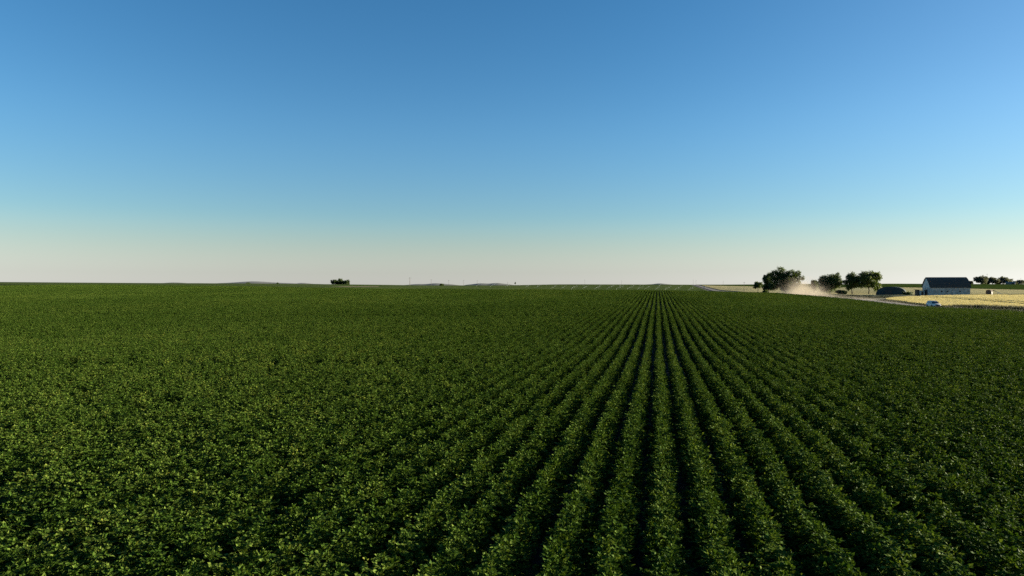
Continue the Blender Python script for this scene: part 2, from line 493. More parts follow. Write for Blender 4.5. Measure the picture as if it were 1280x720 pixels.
def crop_points():
    X, Y, PID, ROT, SC = [], [], [], [], []
    rows = np.arange(-420, 70)
    for k in rows:
        x = (k + 0.15) * PITCH_ROW
        if x > EDGE_X: continue
        wob_p = rng.uniform(0, 6.28)
        for (a, b, st, lod) in ((4, 130, 1.0, 0), (130, 400, 4.0, 1)):
            y = np.arange(math.floor(a) + (0 if lod else rng.uniform(0, 1)), b, st)
            xx = np.full_like(y, x) + 0.022 * np.sin(y * 0.21 + wob_p) + 0.02 * np.sin(y * 0.047 + 0.3) + rng.normal(0, 0.02, len(y))
            dist = np.hypot(xx, y)
            keep = in_view(xx, y)
            keep &= (dist > 8)
            if lod == 0: keep &= rng.uniform(0, 1, len(y)) > 0.008
            # wheel tracks of the irrigation arm: shallow arcs across the rows
            for rc, wid in ((43.0, 0.45), (101.0, 0.8), (64.0, 0.25)):
                lat = xx * CY + y * SY; dep = -xx * SY + y * CY
                arc = rc + 0.0009 * (lat + 25) ** 2
                if lod == 0 and rc != 64.0: keep &= ~((np.abs(dep + 0.5 - arc) < wid) & (lat < 18))
            y = y[keep]; xx = xx[keep]; n = len(y)
            X.append(xx); Y.append(y)
            flip = rng.integers(0, 2, n)
            sx = rng.uniform(0.93, 1.06, n)
            PID.append(rng.integers(0, N0, n) if lod == 0 else N0 + rng.integers(0, N1, n))
            ROT.append(flip * math.pi)
            # a turned piece starts at its other end
            Y[-1] = y + flip * st
            big = 1 + 0.10 * np.sin(xx * 0.13 + 1.3) * np.sin(y * 0.071 + 0.4)
            hz = rng.uniform(0.95, 1.06, n) * big
            SC.append(np.stack([sx * big, np.full(n, 1.02), hz], 1))
    X = np.concatenate(X); Y = np.concatenate(Y)
    P = np.stack([X, Y, ground_z(X, Y)], 1)
    return P, np.concatenate(PID), np.concatenate(ROT), np.concatenate(SC)


P, pid, rot, sc = crop_points()
print('crop pieces', len(P))
scatter('crop_vegetation', P, pid, rot, sc, c_crop, 'dark green leafy crop growing in long straight rows across the field', 'crop')

# --- ripe grain beyond the road
wp = [np_mesh(f'grain {k}', *blade_patch(110, 0.62, 0.92, 0.035, 1.25, 500 + k, head=True), M_WHEAT) for k in range(8)]
c_wheat = proto_collection('grain prototype', wp)
tag(sheet('grain_ground', WHEAT, 0.05, M_WHEAT_BASE, (8, 8)), kind='structure')
gx, gy = np.meshgrid(np.arange(73.6, 300, 1.1), np.arange(60, 320, 1.1))
gx = gx.ravel() + rng.uniform(-.2, .2, gx.size); gy = gy.ravel() + rng.uniform(-.2, .2, gy.size)
keep = inside(WHEAT, gx, gy) & in_view(gx, gy, 1.15)
# tramlines left by the sprayer
def tram(x, y, x0, y0, x1, y1, w):
    t = (y - y0) / (y1 - y0)
    cx = x0 + (x1 - x0) * t + 5 * np.sin(t * 3.0)
    return (np.abs(x - cx) < w) & (t > -0.2) & (t < 1.4)
keep &= ~tram(gx, gy, 80, 160, 97, 262, 1.5)
keep &= ~tram(gx, gy, 84, 160, 101, 262, 1.2)
keep &= ~tram(gx, gy, 108, 140, 134, 280, 1.4)
gx, gy = gx[keep], gy[keep]; n = len(gx)
hs = 1 + 0.10 * np.sin(gx * .05 + gy * .03) + rng.uniform(-.07, .07, n)
print('grain pieces', n)
scatter('ripe_grain_vegetation', np.stack([gx, gy, ground_z(gx, gy) + 0.05], 1), rng.integers(0, 8, n), rng.uniform(0, 6.28, n),
        np.stack([np.ones(n), np.ones(n), hs], 1), c_wheat, 'golden ripe grain crop standing beyond the dirt road', 'grain crop')

# --- rough grass on the verges and along the farm yard
vp = [np_mesh(f'verge {k}', *blade_patch(90, 0.15, 0.62, 0.022, 1.3, 700 + k, lean=0.5), M_VERGE_SHADE) for k in range(6)]
c_verge = proto_collection('verge prototype', vp)
vx, vy, vs = [], [], []
for x0, x1, dens, h in ((63.7, 65.6, 1.0, 0.9), (71.8, 73.9, 4.5, 1.0), (71.6, 76.0, 0.7, 0.8)):  # dense middle strip added as the shaded face of the grain
    n = int((x1 - x0) * 560 * dens)
    x = rng.uniform(x0, x1, n); y = rng.uniform(20, 580, n)
    k = ~((x > 71) & (y > 248) & (y < 275) )
    vx.append(x[k]); vy.append(y[k]); vs.append(h * rng.uniform(.75, 1.12, k.sum()) * np.where((x[k] > 71) & (y[k] < 190), 2.1, 1.0) * np.where(x[k] < 66, np.where(y[k] > 176, 0.4, 2.4), 1.0))
# the dark strip before the barn
n = 1600
x = rng.uniform(98, 330, n); y = np.interp(x, [98, 128, 420], [299, 312, 323]) + rng.uniform(-1.0, 6, n)
vx.append(x); vy.append(y); vs.append(rng.uniform(.7, 1.5, n))
n = 900
x = rng.uniform(78, 100, n); y = rng.uniform(280, 540, n)
vx.append(x); vy.append(y); vs.append(rng.uniform(.5, 1.2, n))
vx = np.concatenate(vx); vy = np.concatenate(vy); vs = np.concatenate(vs); n = len(vx)
scatter('verge_grass_and_shade', np.stack([vx, vy, ground_z(vx, vy) + 0.02], 1), rng.integers(0, 6, n), rng.uniform(0, 6.28, n),
        np.stack([np.ones(n) * 1.1, np.ones(n) * 1.1, vs], 1), c_verge, 'rough grass with painted-in shade along the road verges and before the barn', 'grass')

# ------------------------------------------------------------------ trees
def crown_mesh(name, lobes, n, size, mat, seed, gap=0.35):
    """leaf clumps through the volume of several lobes (cx, cy, cz, rx, ry, rz)"""
    g = np.random.default_rng(seed)
    vol = np.array([l[3] * l[4] * l[5] for l in lobes]) ** 0.75; vol /= vol.sum()
    C = []
    for l, w in zip(lobes, vol):
        m = int(n * w)
        # twig centres inside the lobe, then leaves round the twigs
        tw = max(6, m // 40)
        d = g.normal(0, 1, (tw, 3)); d /= np.linalg.norm(d, axis=1, keepdims=True)
        q = g.uniform(0.35, 1.03, tw) ** (1 - gap)
        tc = np.array(l[:3]) + d * q[:, None] * np.array(l[3:])
        idx = g.integers(0, tw, m)
        p = tc[idx] + g.normal(0, 1, (m, 3)) * np.array(l[3:]) * 0.10 + g.normal(0, size * 0.6, (m, 3))
        C.append(p)
    C = np.concatenate(C); m = len(C)
    d = g.normal(0, 1, (m, 3)); d /= np.linalg.norm(d, axis=1, keepdims=True)
    u = g.normal(0, 1, (m, 3))
    s = size * g.uniform(0.6, 1.35, m)
    v, f = leaflets(C - d * (s / 2)[:, None], d, u, s, s * 0.75, 0.1)
    return np_mesh(name, v, f, mat)


def trunk_mesh(name, h, r, tops, seed, mat):
    g = random.Random(seed)
    bm = bmesh.new()
    p = Vector((0, 0, -0.3)); pts = [p]
    for k in range(4):
        p = Vector((g.uniform(-.04, .04) * h, g.uniform(-.04, .04) * h, h * (k + 1) / 4)); pts.append(p)
    for k in range(4):
        add_tube(bm, pts[k], pts[k + 1], r * (1.25 - 0.2 * k), r * (1.05 - 0.2 * k), 9)
    for (x, y, z) in tops:
        a = pts[3]; mid = (a + Vector((x, y, z))) / 2 + Vector((g.uniform(-.3, .3), g.uniform(-.3, .3), 0.25))
        add_tube(bm, a, mid, r * 0.42, r * 0.26, 6); add_tube(bm, mid, (x, y, z), r * 0.26, r * 0.07, 6)
    me = bpy.data.meshes.new(name); bm.to_mesh(me); bm.free(); me.materials.append(mat)
    return me


def tree(px, t, w, h, label, seed, name='broadleaf_tree', trunk_h=None, n=5200, leaf=0.5, lobes_n=9, group=None, mat=None, cat='tree', gap=0.35, trunk=True, lobes_in=None, X=None):
    x, y = X if X else spot(px, t)
    root = empty(name, (x, y, gz(x, y)))
    g = random.Random(seed)
    th = trunk_h if trunk_h is not None else h * 0.25
    lobes = []
    ch = h - th
    lobes.append((0, 0, th + ch * 0.5, w * 0.36, w * 0.36, ch * 0.44))
    for k in range(lobes_n):
        a = k * 2.4 + g.uniform(-.4, .4)
        e = g.uniform(0.12, 0.86)
        rad = w * 0.5 * (1 - abs(e - 0.45) * 0.9) * g.uniform(0.5, 0.78)
        s = g.uniform(0.15, 0.25)
        lobes.append((math.cos(a) * rad, math.sin(a) * rad, th + ch * e, w * s, w * s, min(ch * 0.26, w * s * 0.9)))
    if lobes_in: lobes = lobes_in
    tops = [(l[0], l[1], l[2]) for l in lobes[1:7]]
    if trunk:
        o = link(bpy.data.objects.new('trunk', trunk_mesh('trunk', max(th * 1.5, h * 0.35), max(0.10, h * 0.022), tops, seed, M_BARK)), root)
    o = link(bpy.data.objects.new('crown', crown_mesh('crown', lobes, int(n * 4.6), leaf * 0.85, mat or M_TREE, seed, gap)), root)
    tag(root, label, cat, group)
    return root


G_ROW = 'trees along the dusty road'
tree(947.5, 535, 7.4, 9.4, 'small round tree standing alone at the left end of the trees by the road', 21, trunk_h=4.2, n=1900, leaf=0.45, group=G_ROW, lobes_n=7)
tree(960.5, 478, 9.5, 15.0, 'dark tall tree with dense narrow crown, left half of the biggest clump by the dust', 22, trunk_h=1.6, n=4800, group=G_ROW, lobes_n=10)
tree(982, 455, 20.5, 17.8, 'biggest broad tree with sunlit top rising behind the dust cloud', 23, trunk_h=2.2, n=9500, group=G_ROW, leaf=0.5,
     lobes_in=[(-1, 0, 8, 6.5, 6, 5.5), (-3.2, 0, 14.0, 4.0, 4, 3.6), (-6.6, .5, 11.5, 3.6, 4, 4.0), (3.2, -.5, 12.6, 3.8, 4, 3.4), (8.3, 0, 14.0, 1.9, 2, 1.6),
               (6.6, .6, 11.0, 3.0, 3, 2.8), (10.2, 0, 10.6, 1.8, 2, 1.6), (-7.5, 0, 6.0, 3.4, 3, 3.6), (0.5, -1, 5.0, 5.5, 4, 3.4), (6.8, 0, 6.6, 3.6, 3.4, 3.6), (0, -3, 9.5, 4.2, 3, 4.0), (-3.5, -2.5, 11.0, 2.6, 2.4, 2.4), (4.6, -2.4, 9.6, 2.4, 2, 2.2)])
tree(1018, 420, 4.5, 9.0, 'small dark tree just left of the medium tree, half hidden by dust', 24, trunk_h=1.5, n=1400, group=G_ROW, lobes_n=5)
tree(1037.5, 400, 14.5, 12.6, 'medium domed tree right of the dust cloud with dark dense crown', 25, trunk_h=1.2, n=6400, group=G_ROW, lobes_n=12)
tree(1065, 392, 9.6, 13.0, 'slender tree with open airy crown, left of the close pair before the dark mound', 26, trunk_h=2.6, n=3600, group=G_ROW, lobes_n=10, gap=0.1)
tree(1086, 385, 13.5, 13.6, 'broad airy tree with visible trunk, right of the close pair before the dark mound', 27, trunk_h=3.0, n=5200, group=G_ROW, lobes_n=12, gap=0.1)
G_B = 'bushes at the foot of the trees and buildings'
tree(957, 470, 4.6, 2.6, 'low dark bush under the dark tall tree by the road', 31, 'bush', 0.1, 900, 0.4, 5, G_B, cat='bush')
tree(1052, 385, 6.5, 2.6, 'low dark bush filling the gap between medium tree and slender tree', 32, 'bush', 0.1, 1200, 0.4, 6, G_B, cat='bush')
tree(1134, 322, 4.6, 1.7, 'flat dark bush between the dark mound and the barn shed', 33, 'bush', 0.05, 900, 0.3, 6, G_B, cat='bush')

# trees on the skyline
G_F = 'hazy trees on the skyline right of the barn'
tree(1213.5, 880, 5.5, 5.0, 'tiny hazy tree touching the right end of the barn roof', 41, trunk_h=0.6, n=700, leaf=0.7, lobes_n=5, group=G_F, mat=M_TREE_HAZE)
tree(1226.5, 870, 18, 10.6, 'wide hazy skyline tree with pale open trunks, nearest the barn', 42, trunk_h=1.6, n=3400, leaf=0.7, lobes_n=9, group=G_F, mat=M_TREE_HAZE)
tree(1241, 890, 14.0, 9.4, 'pointed hazy skyline tree between two wider ones', 43, trunk_h=0.4, n=2000, leaf=0.7, lobes_n=8, group=G_F, mat=M_TREE_HAZE)
tree(1256, 900, 19, 9.6, 'round hazy skyline tree behind the blue grey shed', 44, trunk_h=0.8, n=2600, leaf=0.7, lobes_n=9, group=G_F, mat=M_TREE_HAZE)
tree(1276, 960, 16.0, 5.8, 'low hazy tree at the right edge of the skyline', 45, trunk_h=0.5, n=1600, leaf=0.7, lobes_n=8, group=G_F, mat=M_TREE_HAZE)
tree(1233.5, 895, 8.0, 6.2, 'short hazy tree filling the gap left of the pointed skyline tree', 46, trunk_h=0.1, n=1200, leaf=0.7, lobes_n=6, group=G_F, mat=M_TREE_HAZE)
tree(1247.5, 905, 7.0, 4.6, 'low hazy tree in the gap right of the pointed skyline tree', 47, trunk_h=0.1, n=1000, leaf=0.7, lobes_n=6, group=G_F, mat=M_TREE_HAZE)
tree(1267.5, 930, 8.0, 4.4, 'low hazy tree just right of the blue grey shed', 48, trunk_h=0.1, n=1000, leaf=0.7, lobes_n=6, group=G_F, mat=M_TREE_HAZE)
G_L = 'trees of the clump on the left skyline'
tree(418, 735, 10.5, 5.2, 'left rounded tree of the dark clump on the left skyline', 51, trunk_h=0.0, n=1500, leaf=0.6, lobes_n=7, group=G_L)
tree(425.5, 740, 10.5, 6.2, 'tallest middle tree of the dark clump on the left skyline', 52, trunk_h=0.0, n=1600, leaf=0.6, lobes_n=7, group=G_L)
tree(433.0, 735, 8.5, 5.0, 'right rounded tree of the dark clump on the left skyline', 53, trunk_h=0.0, n=1300, leaf=0.6, lobes_n=7, group=G_L)
tree(310, 1250, 11, 5.6, 'faint squat bush on the skyline far left, beside pale hills', 54, 'bush', 0.1, 900, 0.9, 6, cat='bush')
tree(347, 1150, 4, 5.0, 'tiny dark bush dot on the skyline between faint hills', 55, 'bush', 0.1, 400, 0.8, 4, cat='bush')
tree(552, 850, 6.5, 2.6, 'small low bush on the skyline among utility poles', 56, 'bush', 0.1, 600, 0.6, 5, cat='bush')
tree(644, 1240, 2.4, 5.8, 'lone tiny tree on the skyline above the sprinklers', 57, 'broadleaf_tree', 2.2, 350, 0.5, 4)

# distant hills, one ridge each
def hill(px, t, half, height, seed):
    g = np.random.default_rng(seed)
    x, y = spot(px, t)
    n, m = 60, 12
    u = np.linspace(-1, 1, n); v = np.linspace(-1, 1, m)
    U, V = np.meshgrid(u, v, indexing='ij')
    prof = np.cos(U * math.pi / 2) ** 1.0 * (1 + 0.10 * np.sin(U * 5 + seed) + 0.05 * np.sin(U * 13 + seed))
    z = height * prof * np.cos(V * math.pi / 2) ** 0.8
    lat = (px - 640) / FPX * t + U * half; dep = t + V * half * 0.4
    X = lat * CY - dep * SY; Y = lat * SY + dep * CY
    Z = ground_z(X, Y) + z - 0.5
    vv = np.stack([X, Y, Z], -1).reshape(-1, 3)
    i, j = np.meshgrid(np.arange(n - 1), np.arange(m - 1), indexing='ij')
    a = (i * m + j).ravel()
    tag(np_obj('hill', vv, np.stack([a, a + m, a + m + 1, a + 1], 1), M_HILL, smooth=True), kind='structure')
hill(215, 3600, 330, 21, 1)
hill(322, 3300, 420, 24, 2)
hill(384, 3400, 190, 19, 3)
hill(280, 4300, 900, 24, 4)
hill(538, 4200, 260, 22, 6)
hill(612, 3400, 170, 21, 5)
hill(822, 4300, 200, 20, 7)

# ------------------------------------------------------------------ barn and farm buildings
M_ROOF = noise_mat('dark shingle roof', (0.036, 0.029, 0.022), (0.070, 0.057, 0.043), 0.5, 0.75, 0.02, 5.0, stretch=(1, 1, 4))
M_WHITEWALL = noise_mat('weathered white boards', (0.44, 0.41, 0.36), (0.68, 0.64, 0.57), 0.6, 0.85, 0.01, stretch=(3, 3, 0.5))
M_STONE = noise_mat('old grey block wall', (0.20, 0.182, 0.158), (0.38, 0.35, 0.30), 0.9, 0.9, 0.02, 4.0, c2=(0.62, 0.565, 0.485))
M_DARKHOLE = noise_mat('dark opening', (0.012, 0.012, 0.014), (0.03, 0.03, 0.034), 2.0, 0.5)
M_BROWN = noise_mat('brown planks', (0.06, 0.04, 0.028), (0.13, 0.09, 0.06), 1.5, 0.9, 0.01, stretch=(4, 4, .5))
M_TARP = noise_mat('dark green sheet metal', (0.016, 0.026, 0.030), (0.040, 0.056, 0.062), 0.6, 0.85, 0.02, 3.0, spec=0.15, stretch=(.3, 4, 1))
M_GREYMETAL = noise_mat('grey steel', (0.22, 0.23, 0.24), (0.38, 0.39, 0.40), 2.0, 0.5, metallic=0.6)
M_BLUESHED = noise_mat('blue grey cladding', (0.11, 0.115, 0.105), (0.17, 0.175, 0.16), 0.5, 0.7)
M_POLE = noise_mat('weathered pole wood', (0.07, 0.055, 0.04), (0.16, 0.13, 0.10), 3.0, 0.9, stretch=(4, 4, .4))


def barn():
    x0, y0 = spot(1163.2, 301)                   # near left corner of the long wall
    L_, W_, wall, ridge = 15.7, 9.6, 3.6, 7.95
    z0 = min(gz(x0, y0), gz(x0 + L_, y0))
    root = empty('barn', (x0, y0, z0))
    # stone walls
    bm = bmesh.new()
    add_box(bm, (L_ / 2, 0.2, wall / 2), (L_, 0.4, wall))
    add_box(bm, (L_ / 2, W_ - 0.2, wall / 2), (L_, 0.4, wall))
    add_box(bm, (0.2, W_ / 2, wall / 2 - 0.001), (0.395, W_ - 0.8, wall))
    add_box(bm, (L_ - 0.2, W_ / 2, wall / 2 - 0.001), (0.395, W_ - 0.8, wall))
    bm_obj('wall', bm, M_STONE, root)
    # curved gambrel outline
    def outline(inset=0.0, drop=0.0):
        pts = []
        for k in range(15):
            a = k / 14
            yy = -W_ / 2 + W_ * a
            s = 1 - abs(2 * a - 1)                # 0 at the eaves, 1 at the ridge
            zz = wall + (ridge - wall) * (1 - (1 - s) ** 1.45) ** 0.92
            pts.append((yy + W_ / 2, zz))
        return pts
    op = outline()
    for xx in (0.06, L_ - 0.06):
        bm = bmesh.new()
        add_prism(bm, [(y, z - 0.02) for y, z in op], xx - 0.06, xx + 0.06, axis='x')
        bm_obj('gable', bm, M_WHITEWALL, root)
    # roof shell, 0.18 thick, overhanging
    bm = bmesh.new()
    outer = [((y - W_ / 2) * 1.05 + W_ / 2, z + 0.18 - (0.22 if k in (0, 14) else 0)) for k, (y, z) in enumerate(op)]
    inner = [(y, z) for y, z in op]
    n = len(op)
    xs = (-0.35, L_ + 0.35)
    V = [[[bm.verts.new((x, y, z)) for y, z in ring] for ring in (inner, outer)] for x in xs]
    for k in range(n - 1):
        bm.faces.new((V[0][1][k], V[0][1][k + 1], V[1][1][k + 1], V[1][1][k]))
        bm.faces.new((V[0][0][k], V[1][0][k], V[1][0][k + 1], V[0][0][k + 1]))
        for e in (0, 1):
            bm.faces.new((V[e][0][k], V[e][0][k + 1], V[e][1][k + 1], V[e][1][k]))
    for k in (0, n - 1):
        bm.faces.new((V[0][0][k], V[0][1][k], V[1][1][k], V[1][0][k]))
    rf = bm_obj('roof', bm, M_ROOF, root)
    bm = bmesh.new(); add_box(bm, (L_ / 2, W_ / 2, ridge + 0.24), (L_ + 0.7, 0.35, 0.12)); bm_obj('ridge_cap', bm, M_GREYMETAL, rf)
    for k, fx in enumerate((4.4, 6.6, 11.6)):
        bm = bmesh.new()
        for dx, dz, sx, sz in ((0, .32, .84, .08), (0, -.32, .84, .08), (-.38, 0, .08, .56), (.38, 0, .08, .56)):
            add_box(bm, (fx + dx, -0.03, 1.95 + dz), (sx, 0.06, sz))
        f = bm_obj('window', bm, M_STONE, root)
        bm = bmesh.new(); add_box(bm, (fx, -0.012, 1.95), (.68, 0.02, .56)); bm_obj('pane', bm, M_DARKHOLE, f)
    bm = bmesh.new(); add_box(bm, (-0.03, W_ / 2, 1.35), (0.06, 2.6, 2.7)); bm_obj('door', bm, M_BROWN, root)
    bm = bmesh.new(); add_box(bm, (-0.03, W_ / 2, 5.3), (0.06, 1.1, 1.2)); bm_obj('loft_door', bm, M_WHITEWALL, root)
    tag(root, 'long barn with dark curved roof, grey block walls and white gable end', 'barn')
    return root


barn()


def lean_shed():
    x, y = spot(1146.0, 306)
    root = empty('shed', (x, y, gz(x + 1.5, y)))
    bm = bmesh.new()
    add_box(bm, (0.7, 1.6, 1.35), (0.8, 3.2, 2.7)); bm_obj('side_bay', bm, M_BROWN, root)
    bm = bmesh.new()
    add_box(bm, (2.15, 1.75, 1.15), (2.1, 3.0, 2.3)); bm_obj('wall', bm, M_WHITEWALL, root)
    bm = bmesh.new(); add_box(bm, (2.35, 0.225, 0.95), (0.9, 0.05, 1.9)); bm_obj('door', bm, M_BROWN, root)
    bm = bmesh.new(); add_box(bm, (1.65, 1.65, 2.62), (3.6, 3.7, 0.12), Matrix.Rotation(R(4), 3, 'Y')); bm_obj('roof', bm, M_ROOF, root)
    tag(root, 'small white and brown shed against the left end of the barn', 'shed')


lean_shed()


def mound():
    x, y = spot(1113.5, 332)
    root = empty('storage_shed', (x, y, gz(x, y)), R(-20))
    w, h, d = 6.4, 4.3, 12.0
    prof = []
    for k in range(21):
        a = math.pi * k / 20
        c, s = math.cos(a), math.sin(a)
        prof.append((-w * math.copysign(abs(c) ** 0.8, c), h * abs(s) ** 0.72))
    bm = bmesh.new(); add_prism(bm, prof, 0.06, d); bm_obj('arched_shell', bm, M_TARP, root)
    bm = bmesh.new(); add_prism(bm, [(a * .97, z * .97) for a, z in prof], -0.02, 0.05); bm_obj('end_wall', bm, M_TARP, root)
    bm = bmesh.new(); add_box(bm, (-1.0, -0.06, 1.25), (3.0, 0.07, 2.5)); bm_obj('door', bm, M_DARKHOLE, root)
    tag(root, 'low dark domed storage shed between the tree pair and the barn', 'shed')


mound()


def hut():
    x, y = spot(1235.6, 298)
    root = empty('hut', (x, y, gz(x, y)), R(-40))
    bm = bmesh.new()
    pts = [(-1.05, 0), (1.05, 0), (1.05, 1.75), (.85, 2.2), (.4, 2.4), (-.4, 2.4), (-.85, 2.2), (-1.05, 1.75)]
    add_prism(bm, pts, 0, 2.0); bm_obj('body', bm, M_BROWN, root)
    bm = bmesh.new(); add_box(bm, (0, -0.03, 0.85), (0.9, 0.05, 1.7)); bm_obj('door', bm, M_DARKHOLE, root)
    bm = bmesh.new(); add_box(bm, (1.075, 0.7, 0.8), (0.05, 1.2, 1.5)); bm_obj('side_panel', bm, M_WHITEWALL, root)
    tag(root, 'small dark round topped hut alone right of the barn', 'hut')
    x, y = spot(1242.2, 298)
    z = gz(x, y)
    root = empty('grain_auger', (x, y, z))
    bm = bmesh.new(); add_tube(bm, (0.1, 0, 2.0), (3.6, 0.4, 0.35), 0.09, 0.09); bm_obj('tube', bm, M_GREYMETAL, root)
    bm = bmesh.new(); add_box(bm, (0.0, 0, 2.0), (0.5, 0.35, 0.35), bevel=0.05); bm_obj('spout', bm, M_BROWN, root)
    bm = bmesh.new(); add_tube(bm, (1.5, -0.5, 0), (1.6, 0.15, 1.35), 0.05, 0.05); add_tube(bm, (1.5, 0.8, 0), (1.6, 0.2, 1.35), 0.05, 0.05); bm_obj('support', bm, M_GREYMETAL, root)
    bm = bmesh.new(); add_box(bm, (3.6, 0.4, 0.2), (0.7, 0.7, 0.4), bevel=0.06); bm_obj('hopper', bm, M_GREYMETAL, root)
    tag(root, 'thin slanting grain auger beside the small dark hut', 'auger')


hut()


def far_shed():
    x, y = spot(1257.5, 860)
    root = empty('shed', (x, y, gz(x, y)), R(-25))
    bm = bmesh.new(); add_box(bm, (4.5, 3, 1.3), (9.5, 6, 2.6)); bm_obj('wall', bm, M_BLUESHED, root)
    bm = bmesh.new(); add_prism(bm, [(-0.3, 2.6), (6.3, 2.6), (3, 3.6)], -0.6, 9.6, axis='x'); bm_obj('roof', bm, M_BLUESHED, root)
    bm = bmesh.new(); add_box(bm, (7, -0.04, 1.1), (2.2, 0.06, 2.2)); bm_obj('door', bm, M_DARKHOLE, root)
    tag(root, 'distant blue grey shed under the skyline trees', 'shed')


far_shed()

# ------------------------------------------------------------------ utility poles
def pole_meshes():
    bm = bmesh.new(); add_tube(bm, (0, 0, -0.5), (0, 0, 10.0), 0.17, 0.11, 8)
    a = bpy.data.meshes.new('post'); bm.to_mesh(a); bm.free(); a.materials.append(M_POLE)
    bm = bmesh.new(); add_box(bm, (0, 0.16, 9.4), (2.4, 0.12, 0.14))
    b = bpy.data.meshes.new('crossarm'); bm.to_mesh(b); bm.free(); b.materials.append(M_POLE)
    return a, b


PA, PB = pole_meshes()


def pole(px, t, h, label, group='utility poles on the skyline', fat=1.0):
    x, y = spot(px, t)
    root = empty('utility_pole', (x, y, gz(x, y)), R(10))
    root.scale = (fat, fat, h / 10.0)
    for nm, me in (('post', PA), ('crossarm', PB)):
        o = link(bpy.data.objects.new(nm, me), root)
    tag(root, label, 'utility pole', group)


FAINT = 'thin faint utility pole standing alone on the distant skyline'
pole(512.3, 780, 9.2, 'tallest darkest utility pole on the skyline left of the sprinklers', fat=1.6)
pole(539, 950, 8.6, 'faint utility pole above the pale low hill left of the sprinklers', fat=1.2)
for px in (561, 579.5, 596.5): pole(px, 1000, 8.0, FAINT)
pole(634.5, 1080, 6.0, FAINT)
pole(731, 1340, 9.5, FAINT); pole(777, 1360, 8.5, FAINT)
pole(866.5, 1340, 10, 'left one of two poles where the far road meets the skyline')
pole(870, 1360, 10, 'right one of two poles where the far road meets the skyline')
pole(904, 1380, 8, 'short pole on the skyline between the far road and the small tree')
pole(930.2, 640, 9.6, 'nearest utility pole, standing in the tan field left of the small tree', fat=0.9)
pole(912.5, 690, 5.2, 'short thin pole in the tan field right of the far road', fat=0.8)
pole(1234, 930, 14.5, 'tall thin pole rising above the hazy trees right of the barn', fat=0.8)
pole(1276, 930, 9.0, 'thin pole above the low tree at the right edge', fat=0.8)

# ------------------------------------------------------------------ vehicles
M_PAINT = noise_mat('silver white car paint', (0.64, 0.575, 0.49), (0.72, 0.65, 0.56), 0.8, 0.4, spec=0.4)
M_GLASSD = noise_mat('car glass', (0.012, 0.015, 0.018), (0.02, 0.024, 0.028), 1.0, 0.08, spec=0.8)
M_BLACKP = noise_mat('black plastic', (0.012, 0.012, 0.013), (0.03, 0.03, 0.03), 4.0, 0.6)
M_TYRE = noise_mat('tyre rubber', (0.02, 0.019, 0.018), (0.05, 0.045, 0.04), 6.0, 0.9)
M_RIM = noise_mat('alloy rim', (0.4, 0.4, 0.41), (0.55, 0.55, 0.56), 3.0, 0.35, metallic=0.8)
M_LAMP = noise_mat('headlight lens', (0.75, 0.76, 0.78), (0.85, 0.86, 0.88), 3.0, 0.12, spec=0.8)
M_RED = noise_mat('tail lamp', (0.25, 0.01, 0.01), (0.35, 0.02, 0.015), 3.0, 0.2)


